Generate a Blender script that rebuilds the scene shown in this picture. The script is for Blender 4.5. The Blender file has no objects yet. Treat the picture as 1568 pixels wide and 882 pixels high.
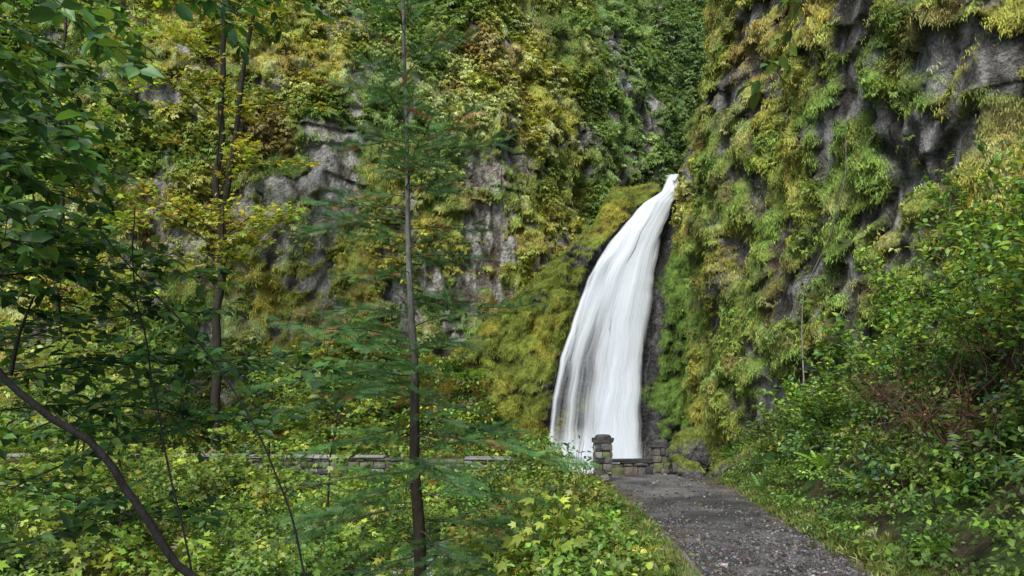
import bpy, math, numpy as np
from mathutils import Vector
rng = np.random.default_rng(7)
R = math.radians
scene = bpy.context.scene

# ------------------------------------------------------------------ noise
def _h(ix, iy, iz, seed):
    with np.errstate(over='ignore'):
        n = (ix.astype(np.uint32)*np.uint32(374761393) + iy.astype(np.uint32)*np.uint32(668265263)
             + iz.astype(np.uint32)*np.uint32(2246822519) + np.uint32(seed*3266489917 & 0xffffffff))
        n = (n ^ (n >> np.uint32(13)))*np.uint32(1274126177)
        n = (n ^ (n >> np.uint32(16)))*np.uint32(2654435761)
        n = n ^ (n >> np.uint32(15))
    return n.astype(np.float64)/4294967295.0
def vnoise(P, seed=0):
    F = np.floor(P); f = P-F; I = F.astype(np.int64) + 100000
    u = f*f*(3-2*f)
    x, y, z = I[..., 0], I[..., 1], I[..., 2]
    ux, uy, uz = u[..., 0], u[..., 1], u[..., 2]
    def L(a, b, t): return a+(b-a)*t
    r = L(L(L(_h(x, y, z, seed), _h(x+1, y, z, seed), ux), L(_h(x, y+1, z, seed), _h(x+1, y+1, z, seed), ux), uy),
          L(L(_h(x, y, z+1, seed), _h(x+1, y, z+1, seed), ux), L(_h(x, y+1, z+1, seed), _h(x+1, y+1, z+1, seed), ux), uy), uz)
    return r*2-1
def fbm(P, o=4, seed=0):
    s = 0; a = 1; t = 0; Q = np.array(P, float)
    for i in range(o):
        s = s+a*vnoise(Q, seed+i*17); t += a; a *= .5; Q = Q*2.03+11.3
    return s/t*1.6
def worley(u, v, seed):
    iu = np.floor(u).astype(np.int64)+100000; iv = np.floor(v).astype(np.int64)+100000; z = np.zeros_like(iu)
    best = np.full(u.shape, 9.); cid = np.zeros(u.shape); dvv = np.zeros(u.shape)
    for a in (-1, 0, 1):
        for b_ in (-1, 0, 1):
            cu = iu+a; cv = iv+b_
            pu = cu-100000+_h(cu, cv, z, seed); pv = cv-100000+_h(cu, cv, z+1, seed)
            d = np.hypot(u-pu, v-pv); m = d < best
            best = np.where(m, d, best); cid = np.where(m, _h(cu, cv, z+2, seed), cid); dvv = np.where(m, v-pv, dvv)
    return best, cid, dvv
def ss(a, b, x):
    t = np.clip((x-a)/(b-a), 0, 1); return t*t*(3-2*t)
def nrm(v): return v/np.maximum(np.linalg.norm(v, axis=-1, keepdims=True), 1e-9)
def mix(a, b, t): 
    t = np.asarray(t)[..., None]; return np.asarray(a)*(1-t)+np.asarray(b)*t

# ------------------------------------------------------------------ mesh
def make_mesh(name, V, F, mat, col=None, smooth=False, attrs=None):
    me = bpy.data.meshes.new(name)
    V = np.ascontiguousarray(V, dtype=np.float32).reshape(-1, 3); F = np.ascontiguousarray(F, dtype=np.int32)
    nf, k = F.shape
    me.vertices.add(len(V)); me.vertices.foreach_set('co', V.ravel())
    me.loops.add(nf*k); me.loops.foreach_set('vertex_index', F.ravel())
    me.polygons.add(nf); me.polygons.foreach_set('loop_start', np.arange(0, nf*k, k, dtype=np.int32))
    if smooth: me.polygons.foreach_set('use_smooth', np.ones(nf, dtype=bool))
    me.update(calc_edges=True)
    if col is not None:
        a = me.attributes.new('Col', 'FLOAT_COLOR', 'POINT')
        c = np.ones((len(V), 4), np.float32); c[:, :3] = np.clip(col, 0, 1).reshape(-1, 3)
        a.data.foreach_set('color', c.ravel())
    for an, av in (attrs or {}).items():
        a = me.attributes.new(an, 'FLOAT_VECTOR', 'POINT')
        a.data.foreach_set('vector', np.ascontiguousarray(av, dtype=np.float32).ravel())
    me.materials.append(mat)
    ob = bpy.data.objects.new(name, me); scene.collection.objects.link(ob)
    return ob
def empty(name, loc=(0, 0, 0)):
    e = bpy.data.objects.new(name, None); e.location = loc; scene.collection.objects.link(e); return e
def parent(p, *kids):
    for k in kids:
        k.parent = p; k.matrix_parent_inverse.translation = -p.location
def grid_faces(nu, nv):
    i = np.arange(nu-1)[:, None]; j = np.arange(nv-1)[None]
    a = i*nv+j
    return np.stack([a, a+nv, a+nv+1, a+1], -1).reshape(-1, 4)
class Bag:
    def __init__(s): s.V = []; s.F = []; s.C = []; s.n = 0
    def add(s, V, F, C):
        V = np.asarray(V, float).reshape(-1, 3)
        if len(V) == 0: return
        s.V.append(V); s.F.append(np.asarray(F)+s.n); C = np.broadcast_to(np.asarray(C, float), V.shape)
        s.C.append(C); s.n += len(V)
    def build(s, name, mat, smooth=False):
        return make_mesh(name, np.concatenate(s.V), np.concatenate(s.F), mat, np.concatenate(s.C), smooth)
def inst(bag, T, pos, d, n, scale, col):
    TV, TF, TS = T
    d = nrm(d); x = nrm(np.cross(d, n)); z = np.cross(x, d)
    N = len(pos); k = len(TV)
    sc = np.asarray(scale, float)
    if sc.ndim == 0: sc = np.full(N, float(sc))
    V = pos[:, None, :]+sc[:, None, None]*(TV[None, :, 0, None]*x[:, None]+TV[None, :, 1, None]*d[:, None]+TV[None, :, 2, None]*z[:, None])
    F = (np.arange(N)*k)[:, None, None]+TF[None]
    C = col[:, None, :]*TS[None, :, None]
    bag.add(V.reshape(-1, 3), F.reshape(-1, 4), C.reshape(-1, 3))
def tube(bag, pts, rad, col, n=6):
    pts = np.asarray(pts, float); rad = np.asarray(rad, float)
    t = nrm(np.gradient(pts, axis=0))
    ref = np.array([0, 0, 1.]) if abs(t[:, 2]).mean() < .8 else np.array([0, 1., 0])
    a = nrm(np.cross(t, ref)); b = np.cross(t, a)
    th = np.linspace(0, 2*np.pi, n, endpoint=False)
    V = pts[:, None]+rad[:, None, None]*(np.cos(th)[None, :, None]*a[:, None]+np.sin(th)[None, :, None]*b[:, None])
    m = len(pts); i = np.arange(m-1)[:, None]; j = np.arange(n)[None]; j2 = (j+1) % n
    F = np.stack([i*n+j, i*n+j2, (i+1)*n+j2, (i+1)*n+j], -1).reshape(-1, 4)
    bag.add(V, F, col)
def curve(ctrl, n):
    ctrl = np.asarray(ctrl, float)
    s = np.r_[0, np.cumsum(np.linalg.norm(np.diff(ctrl[:, :3], axis=0), axis=1))]
    t = np.linspace(0, s[-1], n)
    P = np.stack([np.interp(t, s, ctrl[:, k]) for k in range(ctrl.shape[1])], -1)
    for _ in range(max(1, n//(len(ctrl)*3))*2):
        P[1:-1] = (P[:-2]+2*P[1:-1]+P[2:])/4
    return P

# templates -----------------------------------------------------------
def T(V, F, S=None):
    V = np.array(V, float); return V, np.array(F), (np.ones(len(V)) if S is None else np.array(S, float))
KITE = T([(0, 0, 0), (-.3, .42, .07), (0, 1, -.12), (.3, .42, .07), (0, .45, 0)], [(0, 4, 2, 1), (0, 3, 2, 4)], [.8, 1, 1.05, 1, .95])
LEAF = T([(0, 0, 0), (-.24, .2, .05), (-.3, .55, .07), (-.1, .87, -.03), (0, 1, -.12), (.1, .87, -.03), (.3, .55, .07), (.24, .2, .05), (0, .4, 0)],
         [(0, 8, 2, 1), (8, 4, 3, 2), (0, 7, 6, 8), (8, 6, 5, 4)], [.8, .95, 1, 1, 1.05, 1, 1, .95, .85])
def palm():
    V = [(0, 0, 0)]; F = []
    for a, l in ((-95, .5), (-48, .8), (0, 1), (48, .8), (95, .5)):
        for da, ll, zz in ((-23, .55, .0), (0, 1, -.14), (23, .55, .0)):
            t = R(a+da); V.append((math.sin(t)*l*ll, .12+math.cos(t)*l*ll, zz*l+.03))
        k = len(V); F.append((0, k-3, k-2, k-1))
    return T(V, F)
PALM = palm()
def frond(npin=11):
    V = []; F = []; S = []
    for i in range(npin):
        t = (i+.6)/npin; y = t; z = .35*t-.55*t*t
        l = .26*math.sin(math.pi*min(1, t*.85+.13))+.015; w = .034
        for sgn in (-1, 1):
            k = len(V)
            V += [(0, y-w, z), (sgn*l*.6, y-w*.5+.03, z-.01), (sgn*l, y+.07, z-.06), (sgn*l*.5, y+w+.03, z)]
            S += [.75, 1, 1.1, 1]; F.append((k, k+1, k+2, k+3))
    return T(V, F, S)
FROND = frond()
def tuft(n=7, seed=1, spread=1.1, w=.13, root=.55, off=.25):
    r = np.random.default_rng(seed); V = []; F = []; S = []
    for i in range(n):
        a = (i/(n-1)-.5)*2*spread+r.normal()*.15; l = r.uniform(.6, 1); lift = r.uniform(.1, .4)
        dx, dy = math.sin(a), math.cos(a); px, py = dy, -dx; k = len(V); ox, oy = r.uniform(-off, off, 2)
        V += [(ox, oy, r.uniform(0, .1)), (ox+dx*l*.5-px*w, oy+dy*l*.5-py*w, lift), (ox+dx*l, oy+dy*l, lift*.4-.2), (ox+dx*l*.5+px*w, oy+dy*l*.5+py*w, lift)]
        S += [root, 1.0, .9, 1.0]; F.append((k, k+1, k+2, k+3))
    return T(V, F, S)
TUFT = [tuft(6, s, 1.4, .2) for s in range(3)]; MOSS = [tuft(6, 10+s, .45, .07, .85, .6) for s in range(4)]; GRASS = tuft(9, 33, .8, .05)
def spray(n=13):
    V = [(-.008, 0, 0), (.008, 0, 0), (.004, 1, -.06), (-.004, 1, -.06)]; F = [(0, 1, 2, 3)]; S = [.5, .5, .7, .7]
    r = np.random.default_rng(3)
    for i in range(n):
        y = .04+i/n*.95
        for sg in (-1, 1, 0):
            if sg == 0 and i % 2: continue
            l = .19*(1-.4*(i/n)**3)*r.uniform(.8, 1.15); w = .018; k = len(V)
            z0 = -.06*y*y
            if sg: V += [(0, y-w, z0), (sg*l*.8, y+l*.5-w*.6, z0+.015), (sg*l*.85, y+l*.55, z0+.015), (0, y+w, z0)]
            else: V += [(-w, y, z0), (-w*.5, y+l*.5, z0+l*.7), (w*.5, y+l*.5, z0+l*.7), (w, y, z0)]
            F.append((k, k+1, k+2, k+3)); S += [.8, 1.1, 1.1, .8]
    return T(V, F, S)
SPRAY = spray()
def rock_t(seed):
    r = np.random.default_rng(seed)
    V = np.array([(x, y, z) for x in (-1, 1) for y in (-1, 1) for z in (-1, 1)], float)*.5*r.uniform(.6, 1, (8, 3))
    F = [(0, 1, 3, 2), (4, 6, 7, 5), (0, 4, 5, 1), (2, 3, 7, 6), (0, 2, 6, 4), (1, 5, 7, 3)]
    return T(V, F)
STONES = [rock_t(i) for i in range(4)]

def pal(n, cols, w=None, jit=.2):
    cols = np.array(cols, float); i = rng.choice(len(cols), n, p=None if w is None else np.array(w)/sum(w))
    c = cols[i]*np.exp(rng.normal(0, jit, (n, 1))); c = c*np.exp(rng.normal(0, jit*.3, (n, 3))); return c
def rvec(n): return rng.normal(size=(n, 3))

# ------------------------------------------------------------------ materials
def newmat(name):
    m = bpy.data.materials.new(name); m.use_nodes = True; nt = m.node_tree; nt.nodes.clear()
    out = nt.nodes.new('ShaderNodeOutputMaterial'); return m, nt, out
def N(nt, t, **kw):
    n = nt.nodes.new(t)
    for k, v in kw.items():
        if k in n.inputs: n.inputs[k].default_value = v
        else: setattr(n, k, v)
    return n
def leafmat(name, rough=.45, tr=.35, spec=.5):
    m, nt, out = newmat(name); L = nt.links
    a = N(nt, 'ShaderNodeAttribute', attribute_name='Col')
    p = N(nt, 'ShaderNodeBsdfPrincipled', Roughness=rough); p.inputs['Specular IOR Level'].default_value = spec
    L.new(a.outputs['Color'], p.inputs['Base Color'])
    if tr > 0:
        t = N(nt, 'ShaderNodeBsdfTranslucent')
        v2 = N(nt, 'ShaderNodeVectorMath', operation='MULTIPLY'); v2.inputs[1].default_value = (1.5, 1.35, .7)
        L.new(a.outputs['Color'], v2.inputs[0]); L.new(v2.outputs[0], t.inputs['Color'])
        mx = N(nt, 'ShaderNodeMixShader'); mx.inputs[0].default_value = tr
        L.new(p.outputs[0], mx.inputs[1]); L.new(t.outputs[0], mx.inputs[2]); L.new(mx.outputs[0], out.inputs[0])
    else: L.new(p.outputs[0], out.inputs[0])
    return m
def surfmat(name, rough=.9, s1=2.5, s2=14., lo=.45, hi=1.6, bump=.6, bd=.15, zs=1.0, spec=.3):
    m, nt, out = newmat(name); L = nt.links
    a = N(nt, 'ShaderNodeAttribute', attribute_name='Col'); geo = N(nt, 'ShaderNodeNewGeometry')
    mp = N(nt, 'ShaderNodeMapping'); mp.inputs['Scale'].default_value = (1, 1, zs); L.new(geo.outputs['Position'], mp.inputs[0])
    n1 = N(nt, 'ShaderNodeTexNoise', Scale=s1, Detail=5.0, Roughness=.65); n2 = N(nt, 'ShaderNodeTexNoise', Scale=s2, Detail=4.0, Roughness=.7)
    vo = N(nt, 'ShaderNodeTexVoronoi', Scale=s2*.35)
    for n in (n1, n2, vo): L.new(mp.outputs[0], n.inputs['Vector'])
    ad = N(nt, 'ShaderNodeMath', operation='ADD'); L.new(n1.outputs['Fac'], ad.inputs[0]); L.new(n2.outputs['Fac'], ad.inputs[1])
    mr = N(nt, 'ShaderNodeMapRange'); mr.inputs['From Min'].default_value = .75; mr.inputs['From Max'].default_value = 1.25
    mr.inputs['To Min'].default_value = lo; mr.inputs['To Max'].default_value = hi; L.new(ad.outputs[0], mr.inputs['Value'])
    vm = N(nt, 'ShaderNodeVectorMath', operation='SCALE'); L.new(a.outputs['Color'], vm.inputs[0]); L.new(mr.outputs[0], vm.inputs['Scale'])
    p = N(nt, 'ShaderNodeBsdfPrincipled', Roughness=rough); p.inputs['Specular IOR Level'].default_value = spec
    L.new(vm.outputs[0], p.inputs['Base Color'])
    a2 = N(nt, 'ShaderNodeMath', operation='ADD'); L.new(ad.outputs[0], a2.inputs[0]); L.new(vo.outputs['Distance'], a2.inputs[1])
    b = N(nt, 'ShaderNodeBump', Strength=bump, Distance=bd); L.new(a2.outputs[0], b.inputs['Height']); L.new(b.outputs[0], p.inputs['Normal'])
    L.new(p.outputs[0], out.inputs[0]); return m
M_leaf = leafmat('leaf_foliage', .45, .3); M_moss = leafmat('moss_tufts', .9, 0, .1); M_needle = leafmat('fir_needles', .5, .15, .4)
M_cliff = surfmat('cliff_rock_moss', .9, 3.5, 22, .3, 1.7, 1.0, .16, .7); M_ground = surfmat('forest_soil', s1=4, s2=30, bd=.05)
M_path = surfmat('wet_gravel_asphalt', .5, 1.3, 60., .45, 1.65, .8, .02, 1, .5)
M_stone = surfmat('masonry_stone', .8, 6, 40, .5, 1.5, .5, .02); M_bark = surfmat('bark', .85, 10, 50, .5, 1.5, .6, .02, .3)

# ------------------------------------------------------------------ terrain
pL = lambda Y: np.interp(Y, [-8, 0, 8.0, 12.6, 20.9, 24], [-3, -.9, 1.85, 2.1, 2.2, 2.0])
pR = lambda Y: np.interp(Y, [-8, 0, 8.4, 12.6, 17, 20.9, 24], [.6, 2.4, 3.85, 4.4, 5.0, 5.35, 5.5])
def creekx(Y): return np.interp(Y, [-10, 5, 12, 18, 24, 29], [-9, -5.5, -3.0, -1.4, 1.2, 3])
def H(X, Y):
    X = np.asarray(X, float); Y = np.asarray(Y, float)
    P = np.stack([X, Y, 0*X], -1)
    n = fbm(P*.5, 4, 3)
    dr = np.maximum(X-pR(Y), 0); dl = np.maximum(pL(Y)-X, 0)
    right = np.minimum(dr*.9, 5+dr*.1)*(1+.15*n)*ss(25, 22, Y)
    left = -1.55*ss(.2, 3.2, dl)-.35*ss(1.6, .3, np.abs(X-creekx(Y)))*ss(.5, 2, dl)
    left = left+ss(6, 14, -X)*.7
    bank = ss(26.5, 28.5, Y+.1*np.abs(X+6))*1.0+np.maximum(Y-30.2, 0)*.75
    bank = bank*ss(2, -2, X)
    z = right+left*ss(34, 30, Y)+bank
    inn = (dr <= 0) & (dl <= 0)
    z = z+n*.12*ss(0, 1.5, dr+dl)
    z = z-1.3*ss(22.6, 24, Y)*((X > pL(Y)-1))*(X < 7)
    return z+np.where(inn, .012*n, 0)
def axis(a, b, c, d, fine, coarse):
    return np.r_[np.arange(a, b, coarse), np.arange(b, c, fine), np.arange(c, d+coarse, coarse)]
gx = axis(-120, -20, 12, 120, .16, 3.); gy = axis(-60, 1, 36, 120, .16, 3.)
GX, GY = np.meshgrid(gx, gy, indexing='ij'); GZ = H(GX, GY)
P = np.stack([GX, GY, GZ], -1)
n1 = fbm(P*.8, 4, 5); 
col = mix((.05, .038, .02), (.05, .085, .02), ss(-.2, .5, n1))
make_mesh('ground', P, grid_faces(len(gx), len(gy)), M_ground, col, True)

ys = np.arange(-6, 22.8, .09); us = np.linspace(-.03, 1.03, 44)
PY, PU = np.meshgrid(ys, us, indexing='ij')
PX = pL(PY)+(pR(PY)-pL(PY))*PU+.10*fbm(np.stack([PY*1.5, 0*PY+np.round(PU)*9, 0*PY], -1), 3, 8)
e = np.abs(PU-.5)*2
PZ = H(np.clip(PX, pL(PY), pR(PY)), PY)+.035-.05*ss(.93, 1.06, e)+.012*fbm(np.stack([PX*3, PY*3, 0*PX], -1), 3, 9)
PP = np.stack([PX, PY, PZ], -1)
n1 = fbm(PP*1.2, 4, 12); n2 = fbm(PP*np.array([2.5, .8, 1]), 4, 14)
pc = mix((.050, .047, .052), (.145, .137, .14), ss(-.3, .6, n1+.3*ss(13, 19, PY)))
pc = mix(pc, (.08, .062, .035), ss(.55, .98, e+.25*n2)*.9)
make_mesh('gravel_path', PP, grid_faces(len(ys), len(us)), M_path, pc, True)
b = Bag()
for k in range(4):
    n = 9000; Y = 6.5+15*rng.random(n)**1.9; u = rng.beta(.9, .9, n); X = pL(Y)+(pR(Y)-pL(Y))*u
    keep = rng.random(n) < (.35+.45*vnoise(np.stack([X*.9, Y*.6, 0*X], -1), 31)+np.abs(u-.5)*.9)*(1-.75*ss(11, 16, Y)); X = X[keep]; Y = Y[keep]; n = len(X)
    s = rng.lognormal(-4.05, .5, n)
    inst(b, STONES[k], np.stack([X, Y, H(X, Y)+.032+s*.1], -1), rvec(n)*[1, 1, .2], np.tile([0, 0, 1.], (n, 1)), s, pal(n, [(.11, .105, .11), (.20, .19, .19), (.06, .055, .055), (.10, .09, .095)], None, .3))
b.build('path_gravel', M_stone)
b = Bag(); n = 400; Y = 7+15*rng.random(n); X = pL(Y)+(pR(Y)-pL(Y))*rng.beta(.4, .4, n)
inst(b, LEAF, np.stack([X, Y, H(X, Y)+.05], -1), rvec(n)*[1, 1, .1], rvec(n)*.25+[0, 0, 1], rng.uniform(.03, .07, n), pal(n, [(.3, .2, .05), (.22, .12, .05), (.15, .18, .05)], None, .3))
b.build('fallen_leaves', M_leaf)

# ------------------------------------------------------------------ cliffs
def cliff_grid(plan, side, z0, z1, res, leanf, seed, amp, mossf, cell=(.75, 1.0)):
    plan = np.array(plan, float)
    L = np.linalg.norm(np.diff(plan, axis=0), axis=1).sum(); nu = int(L/res)
    C = curve(plan, nu); t = nrm(np.gradient(C, axis=0))
    nr = np.stack([t[:, 1], -t[:, 0]], -1)*side
    for _ in range(60): nr[1:-1] = (nr[:-2]+nr[2:]+nr[1:-1])/3
    nr = nrm(nr)
    z = np.arange(z0, z1, res); nv = len(z)
    B = np.zeros((nu, nv, 3)); B[..., :2] = C[:, None]; B[..., 2] = z
    n3 = np.zeros((nu, nv, 3)); n3[..., :2] = nr[:, None]
    B = B-n3*leanf(B)[..., None]
    a = fbm(B*[.13, .13, .1], 3, seed)*1.0
    r = 1-np.abs(fbm(B*[.45, .45, .22], 4, seed+1))*2
    w = B[..., 2]*.6+1.8*fbm(B*.3, 3, seed+2)+B[..., 0]*.12
    saw = (w-np.floor(w)); saw = np.where(saw < .25, saw/.25, 1-(saw-.25)/.75)
    colm = 1-np.abs(fbm(B*[1.5, 1.5, .22], 3, seed+7))*2.2
    blk = fbm(B*[2.6, 2.6, 1.1], 3, seed+8); blk = np.round(blk*3)/3*.7+blk*.3
    d = a+.45*r+.26*saw*(.3+ss(-.3, .5, fbm(B*.3, 2, seed+9)))+.16*fbm(B*[1.4, 1.4, 1.1], 3, seed+3)-.35
    U = np.broadcast_to((np.arange(nu)*res)[:, None], (nu, nv))
    wu = U+.35*fbm(B*.9, 3, seed+21); wz = B[..., 2]+.45*fbm(B*.8, 3, seed+22)
    f1, id1, dv1 = worley(wu/cell[0], wz/cell[1], seed+30)
    f2, id2, dv2 = worley(wu/(cell[0]*.4), wz/(cell[1]*.42), seed+31)
    l1 = ss(.85, .15, f1); l2 = ss(.85, .1, f2)
    m = mossf(B, saw, id1, id2)
    cush = .30*l1*(1-.5*np.clip(dv1, -1, 1))+.15*l2*(1-.5*np.clip(dv2, -1, 1))
    B = B+n3*((d+m*cush+(1-m)*(.12*colm+.11*blk+.04*fbm(B*[5, 5, 2], 2, seed+4)))*amp)[..., None]
    B[..., 2] -= (.2*saw+.12*m*l1)*amp
    du = np.gradient(B, axis=0); dv = np.gradient(B, axis=1); nn = nrm(np.cross(du, dv))
    nn *= np.sign((nn*n3).sum(-1, keepdims=True)+1e-9)*1.0
    lum = .30+.38*l1*ss(-.8, .4, dv1)+.48*l2*ss(-.7, .3, dv2)  # shading put into moss colour: cushion tops lighter, creases and undersides darker
    return B, nn, m, lum, id1, id2, colm+.8*blk
def cliff_scatter(bag, tmpl, B, nn, W, n, size, cfun, droop=.8, out=.6, lift=.0, shade=None):
    w = W.ravel()*np.linalg.norm(np.cross(np.gradient(B, axis=0), np.gradient(B, axis=1)), axis=-1).ravel()
    idx = rng.choice(w.size, n, p=w/w.sum())
    p = B.reshape(-1, 3)[idx]+rvec(n)*.03; m = nn.reshape(-1, 3)[idx]
    d = m*out+np.array([0, 0, -droop])+rvec(n)*.3
    up = m*.7+np.array([0, 0, .7])+rvec(n)*.25
    c = cfun(p, n) if callable(cfun) else cfun.reshape(-1, 3)[idx]*np.exp(rng.normal(0, .16, (n, 1)))
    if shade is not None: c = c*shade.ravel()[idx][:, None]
    for k, Tm in enumerate(tmpl):
        s = slice(k*n//len(tmpl), (k+1)*n//len(tmpl))
        inst(bag, Tm, (p+m*lift)[s], d[s], up[s], rng.uniform(size*.5, size*1.4, n)[s], c[s])
def blob(B, x, z, rx, rz): return np.exp(-((B[..., 0]-x)/rx)**2-((B[..., 2]-z)/rz)**2)
def jc(f, s): return lambda p, n: f(p)*np.exp(rng.normal(0, s, (n, 1)))
COOL = np.array([.99, 1.0, 1.12])

# left / back cliff
plan = [(-60, 8), (-45, 18), (-27, 27), (-15, 31.5), (-7, 33.5), (-2, 34.2), (1, 34.8), (3.2, 37.5), (6, 41.5), (9.5, 46), (14, 50), (24, 54)]
def mossL(B, saw, i1, i2):
    f1 = fbm(B*.3, 4, 41); f2 = fbm(B*1.1, 4, 42)
    gray = blob(B, -8, 13.2, 1.3, 3.2)*1.4+blob(B, -10.5, 9, 3, 2.6)*.85+blob(B, .4, 14, 1.3, 1.6)*1.2+blob(B, -1.3, 9.5, 1.1, 3)*1.0+blob(B, -3.8, 7, 1.6, 2.4)*.8+blob(B, 3, 10, 1.2, 2)*.7+blob(B, -15, 14, 3.5, 4)*.6+blob(B, 8.3, 21, .8, 3)*1.2
    return ss(-.15, .25, f1*.5+f2*1.0+(saw-.4)*.4+(i1-.5)*.6+(i2-.5)*.6-gray*1.0+.52)
B, nn, m, lum, i1, i2, colm = cliff_grid(plan, 1, -2, 41, .115, lambda B: .11*B[..., 2]+.004*B[..., 2]**2, 20, 1.0, mossL)
f2 = fbm(B*1.1, 4, 42); f3 = fbm(B*[3, 3, 1.0], 3, 43)
rock = mix((.16, .14, .115), (.60, .58, .55), ss(-.3, .6, f3+.3*colm+blob(B, -9, 11, 5, 6)*.5-.1))
rock = mix(rock, (.30, .19, .13), ss(.0, .6, f2)*.45)
def cl_col(p, i1=None):
    g = fbm(p*.22, 3, 51); y = fbm(p*.8, 3, 52)
    c = mix((.19, .29, .06), (.38, .39, .07), ss(-.3, .5, g+.4*y)) 
    c = mix(c, (.50, .58, .24), ss(.1, .6, y+.6*blob(p, -2.5, 17, 4, 4)-.1)*.7)
    c = mix(c, (.32, .19, .075), ss(.2, .65, fbm(p*.6, 3, 53))*.6*ss(3, -1, p[..., 0]))
    c = mix(c, (.25, .38, .11), ss(3, 7, p[..., 0])*.6)
    c = mix(c, (.15, .24, .07), ss(8.5, 10.5, p[..., 0])*.8)
    return c*1.2*COOL
mc = cl_col(B)*(.75+.5*i1)[..., None]*mix((1.12, .97, .9), (.9, 1.04, 1.1), i2)
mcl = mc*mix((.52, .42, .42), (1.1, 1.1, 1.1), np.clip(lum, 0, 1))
leftc = empty('mossy_cliff')
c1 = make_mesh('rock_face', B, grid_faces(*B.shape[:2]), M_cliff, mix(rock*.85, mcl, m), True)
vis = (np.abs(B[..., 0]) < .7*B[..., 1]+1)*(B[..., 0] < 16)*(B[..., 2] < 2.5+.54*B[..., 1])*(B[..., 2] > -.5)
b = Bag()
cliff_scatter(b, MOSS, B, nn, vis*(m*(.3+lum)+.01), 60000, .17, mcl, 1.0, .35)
c2 = b.build('hanging_moss', M_moss)
b = Bag()
W2 = vis*(m+.03)*(.03+ss(0, .45, fbm(B*.45, 2, 62)+.8*blob(B, -2.5, 17, 4.5, 4)+.3*blob(B, -14, 12, 8, 8)+.8*ss(9, 10, B[..., 0])))
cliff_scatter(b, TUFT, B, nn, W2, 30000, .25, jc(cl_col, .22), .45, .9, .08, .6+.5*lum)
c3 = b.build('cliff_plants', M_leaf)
parent(leftc, c1, c2, c3)

# right cliff
plan = [(13, -1), (11.3, 5), (9.3, 10), (7.9, 15), (6.9, 19), (6.3, 23), (6.3, 27), (6.5, 30), (7.0, 33), (8.8, 37), (12, 43), (19, 50)]
def leanR(B):
    z = B[..., 2]; k = .12*ss(25, 30, B[..., 1]); return k*z+.03*z-.3*np.exp(-((z-8)/4.)**2)*ss(20, 23, B[..., 1])*ss(28, 25, B[..., 1])+.05*np.maximum(z-11, 0)
def mossR(B, saw, i1, i2):
    near = ss(26, 22, B[..., 1])
    return ss(-.2, .3, fbm(B*.4, 4, 81)*.5+fbm(B*[1.3, 1.3, 1.4], 4, 82)*1.2+(saw-.5)*.7+(i1-.5)*.7+(i2-.5)*.7+.20+.42*(1-near)-.25*ss(6, 3, B[..., 2])*near)
B, nn, m, lum, i1, i2, colm = cliff_grid(plan, -1, -2.5, 27, .08, leanR, 70, .72, mossR, (.55, .85))
f1 = fbm(B*.4, 4, 81); f3 = fbm(B*[4, 4, 1.1], 3, 83)
rock = mix((.10, .088, .08), (.42, .41, .40), ss(-.25, .75, f3+.35*colm-.1))
rock = mix(rock, (.20, .13, .08), ss(0, .6, f1)*.4)
def cr_col(p):
    g = fbm(p*.35, 3, 91); y = fbm(p*1.1, 3, 92)
    c = mix((.21, .30, .055), (.40, .39, .07), ss(-.4, .4, g+.4*y))
    c = mix(c, (.45, .49, .19), ss(.2, .8, y)*.5)
    c = mix(c, (.28, .18, .08), ss(.25, .75, fbm(p*.9, 3, 93))*.55)
    c = mix(c, (.20, .33, .06), ss(25, 28, p[..., 1])*.6)
    return c*1.15*COOL
mc = cr_col(B)*(.75+.5*i1)[..., None]*mix((1.12, .97, .9), (.9, 1.04, 1.1), i2)
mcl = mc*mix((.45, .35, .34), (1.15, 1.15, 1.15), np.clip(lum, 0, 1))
rightc = empty('mossy_cliff')
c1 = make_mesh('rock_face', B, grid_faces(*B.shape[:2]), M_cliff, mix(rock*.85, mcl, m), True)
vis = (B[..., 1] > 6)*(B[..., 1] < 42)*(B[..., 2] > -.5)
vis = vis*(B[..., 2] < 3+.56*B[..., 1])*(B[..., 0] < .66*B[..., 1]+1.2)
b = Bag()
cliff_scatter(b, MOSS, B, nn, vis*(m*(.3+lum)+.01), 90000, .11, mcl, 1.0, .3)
c2 = b.build('hanging_moss', M_moss)
b = Bag(); W = vis*m*(ss(.2, .6, fbm(B*.7, 3, 94))+.02)
cliff_scatter(b, TUFT, B, nn, W, 7000, .12, jc(cr_col, .25), .4, .9, .04)
c3 = b.build('cliff_plants', M_leaf)
parent(rightc, c1, c2, c3)

# ------------------------------------------------------------------ waterfall ledge rock + falls
tab = np.array([  # Z, Xl, Xr, Y
 (13.0, 7.15, 7.85, 38.0), (12.3, 6.9, 7.6, 35.6), (11.2, 6.4, 7.1, 34.2), (10.6, 5.5, 6.75, 33.7), (9.2, 4.2, 6.3, 33.2), (8.06, 3.4, 6.06, 32.9),
 (6.39, 2.65, 5.76, 32.5), (3.96, 1.85, 5.42, 32.0), (2.11, 1.45, 5.25, 31.6), (-.6, 1.0, 5.1, 31.1)])
tz = tab[::-1, 0]
def fallY(z): return np.interp(z, tz, tab[::-1, 3])
xs = np.arange(-2.5, 9.5, .08); ts = np.arange(0, 17, .08)
XX, TT = np.meshgrid(xs, ts, indexing='ij')
top = np.interp(XX, [-2.5, 0, 2, 3.6, 4.6, 6.2, 6.55, 7.5, 9.5], [4.5, 6.5, 8.4, 10.0, 12.0, 12.4, 11.6, 11.5, 11.6])
s = np.clip(TT-1, -1, None)
zf = np.minimum(s, top); over = np.maximum(s-top, 0)
ZZ = zf-.25*np.exp(-((s-top)/.5)**2)
YY = np.interp(zf, tz, tab[::-1, 3])*1.0+.45+over*1.0
YY = YY+.28*np.maximum(1.0-XX, 0)**1.6
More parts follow.
